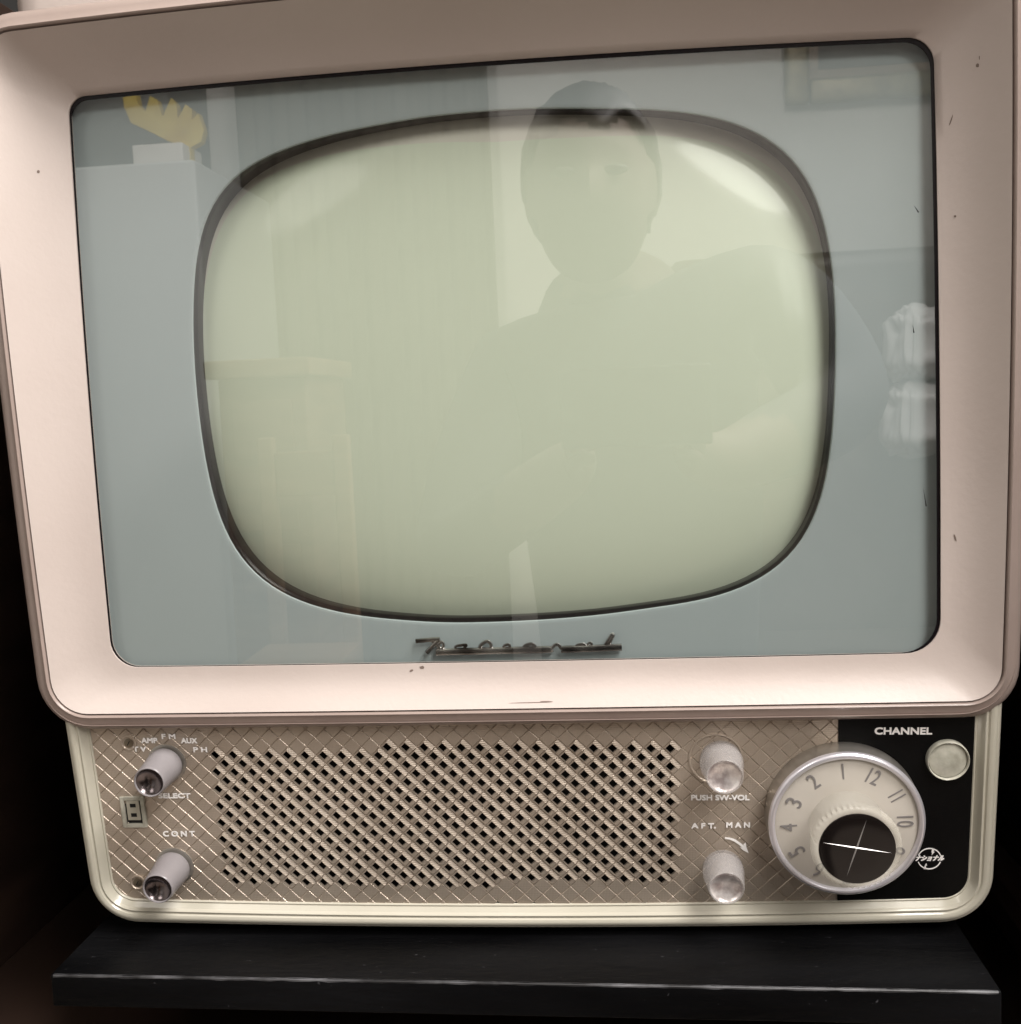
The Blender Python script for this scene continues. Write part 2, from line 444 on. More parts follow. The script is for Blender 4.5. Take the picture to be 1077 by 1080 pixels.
prof = [(0,.0),(.02,.09),(.06,.13),(.10,.12),(.13,.10),(.34,.30),(.38,.42),(.42,.46),(.47,.45),(.50,.41),(.54,.41),(.60,.50),(.70,.55),(.80,.55),(.88,.51),(.92,.42),(.95,.38),(1.02,.38),(1.08,.34),(1.14,.24),(1.17,.1),(1.18,-.3),(1.1,-.9),(1.1,-3)]
bm = bmesh.new(); loft(bm, [surr(o, n) for o, n in prof], closed=False)
link('panel_surround', bm, M['ivory'], tv, angle=28)
# base box behind panel
bm = bmesh.new()
box(bm, -21.6, 21.6, 2.0, 28, -27.75, -15.6, .6)
link('base_box', bm, M['mauve'], tv)
for fx in (-17, 17):
    bm = bmesh.new(); box(bm, fx-1.5, fx+1.5, 4, 7, -27.95, -27.6, .1); link('foot', bm, M['black_rubber'], tv)

# ------------------------------------------------------------------ lettering
def font_mesh(txt):
    cu = bpy.data.curves.new('t', 'FONT'); cu.body = txt; cu.extrude = .02; cu.resolution_u = 3
    ob = bpy.data.objects.new('t', cu); COL.objects.link(ob)
    dg = bpy.context.evaluated_depsgraph_get(); me = bpy.data.meshes.new_from_object(ob.evaluated_get(dg))
    bpy.data.objects.remove(ob); bpy.data.curves.remove(cu)
    return me
def text(name, txt, c, w, h, n, m, parent, rotz=0, bold=0, shear=0, spacing=None):
    me = font_mesh(txt); bm = bmesh.new(); bm.from_mesh(me); bpy.data.meshes.remove(me)
    xs = [v.co.x for v in bm.verts]; ys = [v.co.y for v in bm.verts]
    x0, x1, y0, y1 = min(xs), max(xs), min(ys), max(ys)
    if w is None: w = (x1-x0)/(y1-y0)*h
    ca, sa = math.cos(rotz), math.sin(rotz)
    if bold: bmesh.ops.translate(bm, verts=[], vec=(0,0,0))
    for v in bm.verts:
        x = ((v.co.x-x0)/(x1-x0)-.5)*w; y = ((v.co.y-y0)/(y1-y0)-.5)*h; x += shear*y
        z = .012 if v.co.z > 0 else -.005
        v.co = pan(c[0]+x*ca-y*sa, c[1]+x*sa+y*ca, n+z)
    if bold:      # fatten by adding shifted copies of the outline
        geo = bm.verts[:]+bm.edges[:]+bm.faces[:]
        for dx, dz, dn in ((bold, 0, .0007), (0, bold, .0013), (bold, bold, .002)):
            r = bmesh.ops.duplicate(bm, geom=geo)
            for v in r['geom']:
                if isinstance(v, bmesh.types.BMVert): v.co += Vector((dx, 0, 0))+EW*dz+NN*dn
    return link(name, bm, m, parent, smooth=False)
TN = .082
def ptext(name, txt, x0, x1, y, hpx, n=TN, parent=panel, bold=.03, **k):
    a = pp(x0, y, n); b = pp(x1, y, n); h = hpx/23.0
    return text(name, txt, ((a[0]+b[0])/2, (a[1]+b[1])/2), b[0]-a[0], h, n, M['white_print'], parent, rotz=math.atan2(b[1]-a[1], b[0]-a[0]), bold=bold, **k)
ptext('lettering', 'T V', 140.5, 153.5, 790.5, 5.6)
ptext('lettering', 'AMP', 149, 165.5, 781.3, 6)
ptext('lettering', 'F M', 170.5, 184.5, 777, 5.6)
ptext('lettering', 'AUX', 191, 207.5, 781.5, 6)
ptext('lettering', 'P H', 204, 218, 791, 5.6)
ptext('lettering', 'SELECT', 167, 200.5, 839.6, 5.8)
ptext('lettering', 'C O N T', 171.8, 205, 879.7, 6.4)
ptext('lettering', 'PUSH SW-VOL', 729, 790, 841.6, 6.0)
ptext('lettering', 'A F T.', 729.2, 754.5, 871.3, 5.8)
ptext('lettering', 'M A N', 766, 790.5, 870.5, 5.8)
ptext('lettering', 'CHANNEL', 922.5, 982.5, 771.3, 7.6, n=.10, parent=plate, bold=.035)
# curved arrow
bm = bmesh.new()
def flat_poly(bm, pxs, n, th=.02):
    q = [pp(x, y, n) for x, y in pxs]
    a = [bm.verts.new(pan(u, w, n+th)) for u, w in q]; b = [bm.verts.new(pan(u, w, n)) for u, w in q]
    bm.faces.new(a); bm.faces.new(b[::-1])
    for i in range(len(q)): j = (i+1) % len(q); bm.faces.new((a[i], b[i], b[j], a[j]))
flat_poly(bm, [(764.5,883.2),(770,883.4),(776,885.6),(782,889.6),(785.3,892.6),(784,891),(786.5,888.3),(787.3,893.5),(789.8,899.8),(784,896.8),(780.5,893.5),(783,894),(780,891.2),(774.5,887.4),(769,885.2),(764.8,884.8)], TN)
link('arrow_mark', bm, M['white_print'], panel, smooth=False)
# round badge with band of syllables and two bolts
bc = pp(980.3, 905.6, .1)
bm = bmesh.new(); rb = .535
n = 48
for a0, a1 in ((18, 162), (198, 342)):
    rings = []
    for k in range(31):
        a = math.radians(a0+(a1-a0)*k/30)
        rings.append([pan(bc[0]+(rb+d)*math.cos(a), bc[1]+(rb+d)*math.sin(a), .10+h) for d, h in ((-.025, 0), (-.025, .02), (.025, .02), (.025, 0))])
    loft(bm, rings, closed=True, capfirst=True, caplast=True)
flat_poly(bm, [(983.2,895.2),(986.0,895.2),(984.6,898.2),(985.8,898.4),(982.6,902.0),(983.2,899.2),(982.4,899.0)], .1)
flat_poly(bm, [(977.2,910.5),(977.8,913.0),(976.2,912.8),(977.4,916.6),(974.2,916.4),(975.6,912.6),(976.6,910.9)], .1)
link('badge_ring', bm, M['white_print'], plate, smooth=False)
a = pp(966, 906, .1); b = pp(995.5, 904.8, .1)
text('badge_lettering', 'ナショナル', ((a[0]+b[0])/2, (a[1]+b[1])/2), b[0]-a[0], .27, .1, M['white_print'], plate, bold=.03, shear=.4)

# ------------------------------------------------------------------ knobs
def knob(c, r0, r1, L, kind):
    k = bpy.data.objects.new('knob', None); COL.objects.link(k); k.parent = tv; k.empty_display_size = .01
    body = M['frost'] if kind == 'frost' else M['clear']; dish = M['dish'] if kind == 'frost' else M['dish_bright']
    bm = bmesh.new()
    rr = r1
    prof = [(r0*.55, .05), (r0*.98, .30), (r0, .40), (r0*.995, .6)]
    for t in (.3, .5, .7, .85): prof.append((r0+(r1-r0)*t, .4+(L-.4)*t))
    prof += [(r1*1.0, L-.1), (r1*.985, L-.03), (r1*.94, L), (r1*.90, L-.02), (r1*.88, L-.09)]
    # inner return, so the barrel is a solid shell
    lathe(bm, prof, *c, n=56, cap=False)
    link('knob_body', bm, body, k)
    bm = bmesh.new()
    d = [(r1*.885, L-.08), (r1*.87, L-.10)]
    for t in (.8, .6, .4, .2, .05): d.append((r1*.87*t, L-.10-(.30 if kind == 'frost' else .18)*(1-t*t)))
    lathe(bm, d, *c, n=56)
    link('knob_face', bm, dish, k)
    bm = bmesh.new(); q_ = 1.12 if kind == 'frost' else .98
    lathe(bm, [(r0*q_, .0), (r0*q_*.99, .09), (r0*q_*.9, .12), (r0*.5, .12)], *c, n=56)
    link('knob_collar', bm, M['brushed'] if kind == 'frost' else M['clear'], k)
    return k
knob(pp(157, 825.6, 2.3), .90, .77, 2.3, 'frost')
knob(pp(166, 938, 2.3), .90, .78, 2.3, 'frost')
knob((9.84, -2.62), 1.03, .87, 1.9, 'clear')
knob((9.84, -8.28), 1.0, .85, 1.9, 'clear')
bm = bmesh.new(); lathe(bm, [(1.32, .0), (1.30, .085), (1.24, .10), (1.18, .06), (1.15, -.03)], 9.6, -2.55, cap=False)
link('knob_recess', bm, M['panel'], panel)

# dial
DC = (15.48, -5.36)
dial = bpy.data.objects.new('channel_dial', None); COL.objects.link(dial); dial.parent = tv; dial.empty_display_size = .01
bm = bmesh.new()
lathe(bm, [(3.60,.0),(3.62,.15),(3.60,.8),(3.58,1.15)], *DC, n=128, cap=False); link('dial_barrel', bm, M['brushed'], dial)
bm = bmesh.new()
lathe(bm, [(3.585,1.12),(3.60,1.25),(3.56,1.36),(3.47,1.42),(3.38,1.42),(3.31,1.37),(3.29,1.29),(3.28,1.2)], *DC, n=128, cap=False); link('chrome_ring', bm, M['chrome'], dial)
bm = bmesh.new(); lathe(bm, [(3.285,1.22),(3.1,1.24),(1.9,1.30),(.5,1.32)], *DC, n=96); face = link('dial_face', bm, M['dial_face'], dial)
for k in range(12):
    num = [12,1,2,3,4,5,6,7,8,9,10,11][k]
    a = math.radians({12:63,1:94,2:125,3:155,4:183,5:211,6:241,7:270,8:300,9:331,10:2.5,11:32}[num])
    R_ = 2.66
    w = .54 if num >= 10 else (.06 if num == 1 else .36)
    if num == 11: w = .32
    text('numeral', str(num), (DC[0]+R_*math.cos(a), DC[1]+R_*math.sin(a)), w, .76, 1.275, M['grey_print'], face, rotz=a-math.pi/2, bold=.012)
# clear knob on dial
bm = bmesh.new()
jit = lambda a, r: .016*math.sin(48*a)*(1 if r > 1.95 else 0)
lathe(bm, [(1.68,1.30),(1.72,1.36),(1.76,1.9),(1.86,2.6),(1.98,3.1),(2.0,3.35),(1.97,3.48),(1.88,3.55),(1.76,3.57),(1.70,3.54)], *DC, n=144, jit=jit, cap=False); link('dial_grip', bm, M['dial_clear'], dial)
bm = bmesh.new(); lathe(bm, [(1.69,3.50),(1.685,3.575),(1.62,3.59),(.9,3.60),(.2,3.60)], *DC, n=96); cap = link('dial_cap', bm, M['dial_cap'], dial)
bm = bmesh.new()
def spike(a, L1, L2, w):
    d = Vector((math.cos(a), math.sin(a))); s = Vector((-d.y, d.x)); c0 = Vector(DC)+Vector((-.03, .08))
    pts = [c0-d*L2, c0-d*L2*.5-s*w*.6, c0-s*w, c0+d*L1*.5-s*w*.6, c0+d*L1, c0+d*L1*.5+s*w*.6, c0+s*w, c0-d*L2*.5+s*w*.6]
    vs = [bm.verts.new(pan(q.x, q.y, 3.603)) for q in pts]; r1 = bm.verts.new(pan(c0.x, c0.y, 3.66))
    for i in range(8): bm.faces.new((vs[i], vs[(i+1) % 8], r1))
spike(math.radians(-10), 1.56, 1.5, .042); spike(math.radians(73), 1.42, 1.48, .04)
link('cross_mark', bm, M['cross'], cap, smooth=False)

# round clear button
BC = pp(1000, 802, .3)
btn = bpy.data.objects.new('round_button', None); COL.objects.link(btn); btn.parent = tv; btn.empty_display_size = .01
bm = bmesh.new(); lathe(bm, [(.97,.05),(.98,.3),(.965,.40),(.93,.44),(.90,.41),(.88,.30)], *BC, cap=False); link('button_ring', bm, M['lens'], btn)
bm = bmesh.new()
pr = [(.85,.28)]
for k in range(12):
    r = .86-.86*k/12; pr.append((r, .30+.12*(1-(r/.85)**2)+(.006 if k % 2 else -.006)))
lathe(bm, pr, *BC); link('button_lens', bm, M['lens'], btn)
# screws
for c in (pp(136, 783.5, .05), pp(145.5, 930.5, .05)):
    s = bpy.data.objects.new('screw', None); COL.objects.link(s); s.parent = tv; s.empty_display_size = .01
    bm = bmesh.new(); lathe(bm, [(.40,.04),(.395,.115),(.34,.12),(.30,.06),(.22,.055)], *c, n=32, cap=True); link('screw_seat', bm, M['panel'], s)
    bm = bmesh.new(); lathe(bm, [(.24,.055),(.23,.10),(.12,.12)], *c, n=24)
    link('screw_head', bm, M['screw'], s)
    bm = bmesh.new(); box(bm, -.13, .13, -.02, .02, .115, .127, 0, lambda q, c=c: pan(c[0]+q.x*.5-q.y*.86, c[1]+q.x*.86+q.y*.5, q.z)); link('screw_slot', bm, M['slot'], s, smooth=False)
# socket window
sk = bpy.data.objects.new('pin_socket', None); COL.objects.link(sk); sk.parent = tv; sk.empty_display_size = .01
sc_ = pp(141.3, 856, .05)
def framebox(bm, cx, cz, w, h, t, n0, n1):
    for x0, x1, z0, z1 in ((-w,-w+t,-h,h),(w-t,w,-h,h),(-w+t+.002,w-t-.002,-h,-h+t),(-w+t+.002,w-t-.002,h-t,h)):
        box(bm, x0, x1, z0, z1, n0, n1, .02, lambda q: pan(cx+q.x, cz+q.y, q.z))
SP = lambda q: pan(sc_[0]+q.x, sc_[1]+q.y, q.z)
bm = bmesh.new(); box(bm, -1.1, 1.1, -1.35, 1.35, -.02, .012, 0, SP); link('socket_plate', bm, M['panel'], sk, smooth=False)
bm = bmesh.new(); framebox(bm, *sc_, .63, .84, .20, .0, .15); link('socket_frame', bm, M['lens'], sk)
bm = bmesh.new(); box(bm, -.44, .44, -.65, .65, .013, .02, 0, SP); link('socket_recess', bm, M['slot'], sk, smooth=False)
bm = bmesh.new(); box(bm, -.34, .34, -.46, .62, .021, .11, .04, SP); ins = link('socket_insert', bm, M['ivory'], sk)
for dz in (.36, -.16):
    bm = bmesh.new(); box(bm, -.14, .16, dz-.1, dz+.1, .105, .116, 0, SP); link('pin_hole', bm, M['slot'], ins, smooth=False)

# paint chips and scratches on the bezel
def decal(bm, pxs, off=.012):
    vs = []; bm = bmesh.new()
    for x, y in pxs:
        d = ray(x, y).normalized(); h, nrm, _, _ = bezel_bvh.ray_cast(CAM, d)
        if h is None: return
        vs.append(bm.verts.new(h-d*off))
    bm.faces.new(vs)
    link('paint_chip', bm, M['chip'], bezel, smooth=False)
bm = None
def blob(x, y, r, ry=None, rot_=0):
    ry = ry or r; pts = []
    for k in range(9):
        a = 2*math.pi*k/9; q = random.uniform(.75, 1.2); dx, dy = r*q*math.cos(a), ry*q*math.sin(a)
        pts.append((x+dx*math.cos(rot_)-dy*math.sin(rot_), y+dx*math.sin(rot_)+dy*math.cos(rot_)))
    decal(bm, pts)
blob(40.5,181,1.6); blob(445,703.9,2.6,1.6); blob(434,707.3,2.0,1.2,-.5); blob(1031,69,1.8,2.2); blob(1033,61,.5,2.6)
blob(1003.5,126,.7,6,.35); blob(1007.5,228,1.3,1.1); blob(1007.5,567,1.0,4.5,-.3); blob(560,741,22,.45,-.02); blob(577,740,7,.8)
for x, y, dx, dy in ((964,216,5,8),(963,342,1,9),(974,514,3,20)):
    a = gl(x, y, .03); b = gl(x+dx, y+dy, .03); d = Vector((b[0]-a[0], b[1]-a[1])); s = Vector((-d.y, d.x)).normalized()*.03
    bm = bmesh.new(); bm.faces.new([bm.verts.new((a[0]-s.x*.3, .03, a[1]-s.y*.3)), bm.verts.new((b[0]-s.x, .03, b[1]-s.y)), bm.verts.new((b[0]+s.x, .03, b[1]+s.y))])
    link('glass_scratch', bm, M['slot'], bpy.data.objects['glass_pane'], smooth=False)

# ------------------------------------------------------------------ black board under the set
SZ = -27.97
c = [at(53,1028,(0,0,SZ),(0,0,1)), at(1057,1046,(0,0,SZ),(0,0,1))]
def board_mat():
    m = mat('black_painted_wood', (.012,.012,.014), .42)
    vary(m, (.001,.001,.0012), (.0065,.0065,.0072), 6, 8, .3, .75, .35, 60, rough=(.3,.55), stretch=(1,4,4), dist=.002)
    nt = m.node_tree; N = nt.nodes; L = nt.links; b = N['Principled BSDF']
    old = b.inputs['Base Color'].links[0].from_socket
    tc = N.new('ShaderNodeTexCoord'); mp = N.new('ShaderNodeMapping'); mp.inputs['Scale'].default_value = (1, 2.2, 1); L.new(tc.outputs['Object'], mp.inputs[0])
    n = N.new('ShaderNodeTexNoise'); n.inputs['Scale'].default_value = 260; n.inputs['Detail'].default_value = 2; L.new(mp.outputs[0], n.inputs['Vector'])
    r = N.new('ShaderNodeValToRGB'); r.color_ramp.elements[0].position = .73; r.color_ramp.elements[1].position = .80
    L.new(n.outputs['Fac'], r.inputs[0])
    mx = N.new('ShaderNodeMix'); mx.data_type = 'RGBA'; L.new(r.outputs[0], mx.inputs['Factor']); L.new(old, mx.inputs[6]); mx.inputs[7].default_value = (.06,.06,.065,1)
    L.new(mx.outputs[2], b.inputs['Base Color'])
    return m
M['board'] = board_mat(); M['board'].node_tree.nodes['Principled BSDF'].inputs['Specular IOR Level'].default_value = .06
M['wear'] = vary(mat('worn_edge', (.12,.12,.13), .5), (.008,.008,.009), (.11,.11,.118), 45, 6, .42, .68, stretch=(1,1,1))
brd = empty('display_board', 'thick black painted board with worn front edge, under the television', 'board')
y0, y1 = c[0].y, c[1].y
def bf(q):   # slightly skewed front edge as it stands
    t = (q.x-c[0].x)/(c[1].x-c[0].x)
    return Vector((q.x+(.0), q.y+(y0+(y1-y0)*t)*(1 if q.y < 1 else 0), q.z))
bm = bmesh.new(); box(bm, c[0].x, c[1].x, 0, 24, SZ-1.62, SZ, .09, lambda q: Vector((q.x, q.y+(y0+(y1-y0)*((q.x-c[0].x)/(c[1].x-c[0].x)))*(1-q.y/24), q.z)))
link('board_slab', bm, M['board'], brd, angle=60)
# worn paint line along the front arris
bm = bmesh.new(); rings = []
NW = 160
for k in range(NW+1):
    t = .003+.994*k/NW; x = c[0].x+(c[1].x-c[0].x)*t; y = y0+(y1-y0)*t
    w = .045+.05*noise.noise(Vector((x*1.3, 0, 0)))+.03*noise.noise(Vector((x*6, 3, 0)))
    w = max(w, .018)
    rings.append([Vector((x, y+.06+w, SZ+.004)), Vector((x, y+.03, SZ-.012)), Vector((x, y-.005, SZ-.05)), Vector((x, y-.006, SZ-.07-w))])
loft(bm, rings, closed=False)
link('worn_edge', bm, M['wear'], brd)

# ------------------------------------------------------------------ dark cupboard niche around the set
M['wood'] = vary(mat('dark_brown_wood', (.02,.011,.008), .5), (.012,.0065,.0045), (.030,.0155,.010), 5, 9, .3, .7, .15, 40, rough=(.4,.6), stretch=(1,1,7))
cup = empty('cupboard', 'very dark brown wooden cupboard around and behind the television', 'cupboard')
def cbox(name, *a, m='wood', bev=.15):
    bm = bmesh.new(); box(bm, *a, bev); return link(name, bm, M[m], cup)
cbox('back_panel', -60, 60, 38, 40, -75, 26)
cbox('side_panel', 27.5, 30, -6.2, 37.9, -75, 26)  # front edge drawn forward out of view to shade the right rim
cbox('side_panel', -36, -33.5, -3, 37.9, -75, 26)
cbox('lower_shelf', -33.4, 27.4, -2, 37.8, -36.5, -34.5)
cbox('rail', 25.6, 27.4, -1, 30, -30.3, -28.9)
cbox('support_block', -14, 14, 16, 30, -34.4, SZ-1.66)

# ------------------------------------------------------------------ the room that the glass mirrors
M['wall'] = vary(mat('wall_plaster', (.72,.70,.67), .8), (.66,.64,.61), (.74,.72,.69), 3, 5)
M['dark_door'] = vary(mat('dark_curtain', (.10,.09,.07), .8), (.075,.065,.05), (.12,.105,.085), 2, 3)
M['grey_cup'] = mat('grey_cupboard', (.12,.12,.12), .6); M['pale_reflector'] = mat('pale_reflector_case', (.6,.62,.62), .6)  # lower case made pale to lighten the reflection at the glass's left
M['gold'] = vary(mat('antique_gilt', (.35,.30,.16), .4, .3), (.15,.12,.065), (.31,.26,.15), 20, 6)
M['picture'] = vary(mat('dark_picture', (.12,.11,.11), .5), (.02,.02,.022), (.16,.14,.14), 6, 6)
M['yellow'] = vary(mat('yellow_paper', (.8,.58,.06), .6), (.6,.4,.03), (.85,.66,.12), 10, 4)
M['satin'] = mat('grey_satin', (.75,.75,.75), .28)
M['white'] = mat('white_paint', (.8,.78,.75), .5)
M['sofa'] = vary(mat('brown_leather', (.09,.07,.06), .4), (.06,.048,.04), (.13,.1,.09), 5, 5)
M['floor'] = vary(mat('floor_wood', (.2,.13,.08), .5), (.40,.34,.29), (.50,.43,.38), 3, 7, stretch=(1,8,1))
def rbox(name, a, m, kind=True, label=None, cat=None, bev=0):
    bm = bmesh.new(); box(bm, *a, bev); o = link(name, bm, M[m], None, smooth=bev > 0)
    if label: tag(o, label, cat)
    else: o['kind'] = 'structure'
    return o
WY = -300
rbox('wall', (-230, 240, WY-10, WY, -135, 200), 'wall')
rbox('wall', (-240, -230.2, WY, 90, -135, 200), 'wall')
rbox('wall', (240.2, 250, WY, 90, -135, 200), 'wall')
rbox('ceiling', (-240, 250, WY-10, 90, 200.2, 210), 'wall')
rbox('floor', (-240, 250, WY-10, 90, -145, -135.2), 'floor')
def wp(px, py, d=0):     # where the pane's mirror image of the far wall falls
    k = (-(WY+d)+52.1)/F
    # use true mirrored ray
    r = ray(px, py); t = (0-CAM.y)/r.y; h = CAM+r*t; t2 = (-(WY+d))/r.y
    return h.x+r.x*t2, h.z+r.z*t2
# dark curtain
x0 = wp(262, 200)[0]; x1 = wp(517, 100)[0]
bm = bmesh.new(); rings = []
for zz in (-134, 149):
    rings.append([Vector((x0+(x1-x0)*k/120, WY+5+.9*math.sin(k*.75)+.8*math.sin(k*.31+1), zz)) for k in range(121)])
loft(bm, rings, closed=False)
cur = tag(link('curtain', bm, M['dark_door']), 'dark olive brown curtain mirrored at the top left of the glass', 'curtain')
sm = cur.modifiers.new('s', 'SOLIDIFY'); sm.thickness = .006
# cupboard lower left, with yellow paper garland on a white box
lx, lz = wp(60, 190); rx, rz = wp(258, 200)
cu_ = empty('low_cupboard', 'dark grey stepped cupboard, lower case paled to lighten its reflection, mirrored at the far left of the glass', 'cupboard')
lcx = wp(214, 300, 68)[0]; ledge = wp(150, 186, 52)[1]; cx1 = wp(226, 200)[0]
for nm, aa in (('upper_case', (-228, cx1, WY+1, WY+34, ledge+.2, 140)), ('lower_case', (-228, lcx, WY+1, WY+68, -135, ledge))):
    bm = bmesh.new(); box(bm, *aa, 1); link(nm, bm, M['grey_cup' if nm[0] == 'u' else 'pale_reflector'], cu_)
a = wp(152, 160, 52); b = wp(206, 186, 52)
rbox('white_box', (a[0], b[0], WY+46, WY+60, ledge+.1, a[1]), 'white', label='small white box below the mirrored yellow garland', cat='box', bev=.5)
bm = bmesh.new()
g = [(133,97),(146,94),(150,112),(158,121),(163,104),(170,108),(176,126),(185,106),(190,112),(192,128),(200,113),(207,118),(206,130),(213,122),(219,140),(216,152),(205,158),(206,176),(196,172),(196,156),(180,150),(160,140),(143,132),(136,116)]
q = [wp(x, y, 52) for x, y in g]
f0 = [bm.verts.new((x, WY+52, z)) for x, z in q]; f1 = [bm.verts.new((x, WY+55, z)) for x, z in q]
bm.faces.new(f0); bm.faces.new(f1[::-1])
for i in range(len(q)): j = (i+1) % len(q); bm.faces.new((f0[i], f1[i], f1[j], f0[j]))
tag(link('paper_garland', bm, M['yellow'], None, smooth=False), 'jagged yellow paper garland mirrored at the top left of the glass', 'garland')
# wooden sideboard and chair mirrored low on the left
M['oak'] = vary(mat('light_oak', (.5,.3,.16), .4), (.22,.14,.085), (.34,.22,.14), 6, 6, stretch=(1,1,6))
M['walnut'] = vary(mat('walnut', (.2,.12,.08), .45), (.12,.07,.045), (.25,.16,.11), 5, 6, stretch=(1,1,6))
sb = empty('sideboard', 'brown wooden sideboard mirrored low on the left of the curved screen', 'sideboard')
def wq(px, py, y): return wp(px, py, y-WY)
a = wq(222, 382, -190); b = wq(335, 430, -190)
for nm, aa, mm in (('top', (a[0], b[0], -225, -185, a[1]-4, a[1]), 'oak'), ('case', (a[0]+2, b[0]-2, -224, -188, -134.9, a[1]-4.1), 'walnut')):
    bm = bmesh.new(); box(bm, *aa, .6); link(nm, bm, M[mm], sb)
for k in range(3):
    bm = bmesh.new(); z_ = a[1]-9-k*16; box(bm, a[0]+5, b[0]-5, -187.9, -186.6, z_-13, z_, .3); link('drawer', bm, M['walnut'], sb)
chr_ = empty('chair', 'light oak chair mirrored low on the left of the curved screen', 'chair')
a = wq(278, 462, -165); b = wq(358, 462, -165); zt, zs = a[1], a[1]-42
for nm, aa in (('post', (a[0]-1.6, a[0]+1.6, -168, -165, -134.9, zt)), ('post', (b[0]-1.6, b[0]+1.6, -168, -165, -134.9, zt)),
               ('leg', (a[0]-1.6, a[0]+1.6, -130, -127, -134.9, zs-4)), ('leg', (b[0]-1.6, b[0]+1.6, -130, -127, -134.9, zs-4)),
               ('backrest', (a[0]+1.7, b[0]-1.7, -167.5, -165.5, zt-12, zt-3)), ('seat', (a[0]-2, b[0]+2, -164.9, -126, zs-3.9, zs))):
    bm = bmesh.new(); box(bm, *aa, .5); link(nm, bm, M['oak'], chr_)
# framed picture
pf = empty('picture_frame', 'gilt framed dark picture mirrored at the top right of the glass', 'picture frame')
fx0, fz0 = wp(827, 114); W_, H_ = 78, 52; fb = 7
for nm, aa in (('frame_side', (fx0, fx0+fb, WY+1, WY+5, fz0, fz0+H_)), ('frame_side', (fx0+W_-fb, fx0+W_, WY+1, WY+5, fz0, fz0+H_)),
               ('frame_rail', (fx0+fb+.1, fx0+W_-fb-.1, WY+1, WY+5, fz0, fz0+fb)), ('frame_rail', (fx0+fb+.1, fx0+W_-fb-.1, WY+1, WY+5, fz0+H_-fb, fz0+H_))):
    bm = bmesh.new(); box(bm, *aa, 1.2); link(nm, bm, M['gold'], pf)
bm = bmesh.new(); box(bm, fx0+fb+.2, fx0+W_-fb-.2, WY+1, WY+2, fz0+fb+.2, fz0+H_-fb-.2); link('mount', bm, M['oak'], pf, smooth=False)
bm = bmesh.new(); box(bm, fx0+fb+3, fx0+W_-fb-3, WY+2.05, WY+2.4, fz0+fb+3, fz0+H_-fb-3); link('painting', bm, M['picture'], pf, smooth=False)
# sofa with cushion
sf = empty('sofa', 'brown leather sofa against the far wall, mirrored at the right of the glass', 'sofa')
sx, sz = wp(945, 272)
for nm, aa in (('backrest', (sx-70, sx+95, WY+2, WY+30, -90, sz)), ('seat', (sx-69, sx+94, WY+30.5, WY+95, -100, -70)), ('armrest', (sx+96, sx+118, WY+4, WY+95, -130, -30)), ('armrest', (sx-93, sx-71, WY+4, WY+95, -130, -30))):
    bm = bmesh.new(); box(bm, *aa, 5); link(nm, bm, M['sofa'], sf)
def cushion(px0, px1, py0, py1, name, lab):
    a = wp(px0, py0, 45); b = wp(px1, py1, 45); bm = bmesh.new()
    bmesh.ops.create_uvsphere(bm, u_segments=96, v_segments=64, radius=1)
    for v in bm.verts:
        x, y, z = v.co; sg = lambda t: math.copysign(abs(t)**.55, t)
        f = 1+.16*noise.noise(v.co*2.2)+.16*noise.noise(Vector((v.co.x*7, v.co.y*3, v.co.z*2)))
        v.co = Vector(((a[0]+b[0])/2+sg(x)*f*(b[0]-a[0])/2, WY+45+y*10*f, (a[1]+b[1])/2+sg(z)*f*(a[1]-b[1])/2))
    tag(link(name, bm, M['satin'], None), lab, 'cushion')
cushion(934, 1012, 326, 400, 'cushion', 'upper shiny grey cushion mirrored at the right edge of the glass')
cushion(930, 1012, 404, 478, 'cushion', 'lower shiny grey cushion mirrored at the right edge of the glass')

# bright window on the right wall, mirrored in the curved tube only
wn = empty('window', 'tall bright window on the far wall, mirrored as streaks in the curved tube', 'window')
M['sky_pane'] = bpy.data.materials.new('daylight_pane'); M['sky_pane'].use_nodes = True
b_ = M['sky_pane'].node_tree.nodes['Principled BSDF']; b_.inputs['Emission Color'].default_value = (1,.97,.93,1); b_.inputs['Emission Strength'].default_value = 6
bm = bmesh.new(); box(bm, 158, 204, WY+1, WY+1.6, -30, 95); link('pane', bm, M['sky_pane'], wn, smooth=False)
for aa in ((152,157.9,WY+.5,WY+4,-36,101),(204.1,210,WY+.5,WY+4,-36,101),(157.9,204.1,WY+.5,WY+4,95.1,101),(157.9,204.1,WY+.5,WY+4,-36,-30.1),(178,184,WY+1.7,WY+4,-30,95)):
    bm = bmesh.new(); box(bm, *aa); link('frame_bar', bm, M['white'], wn, smooth=False)
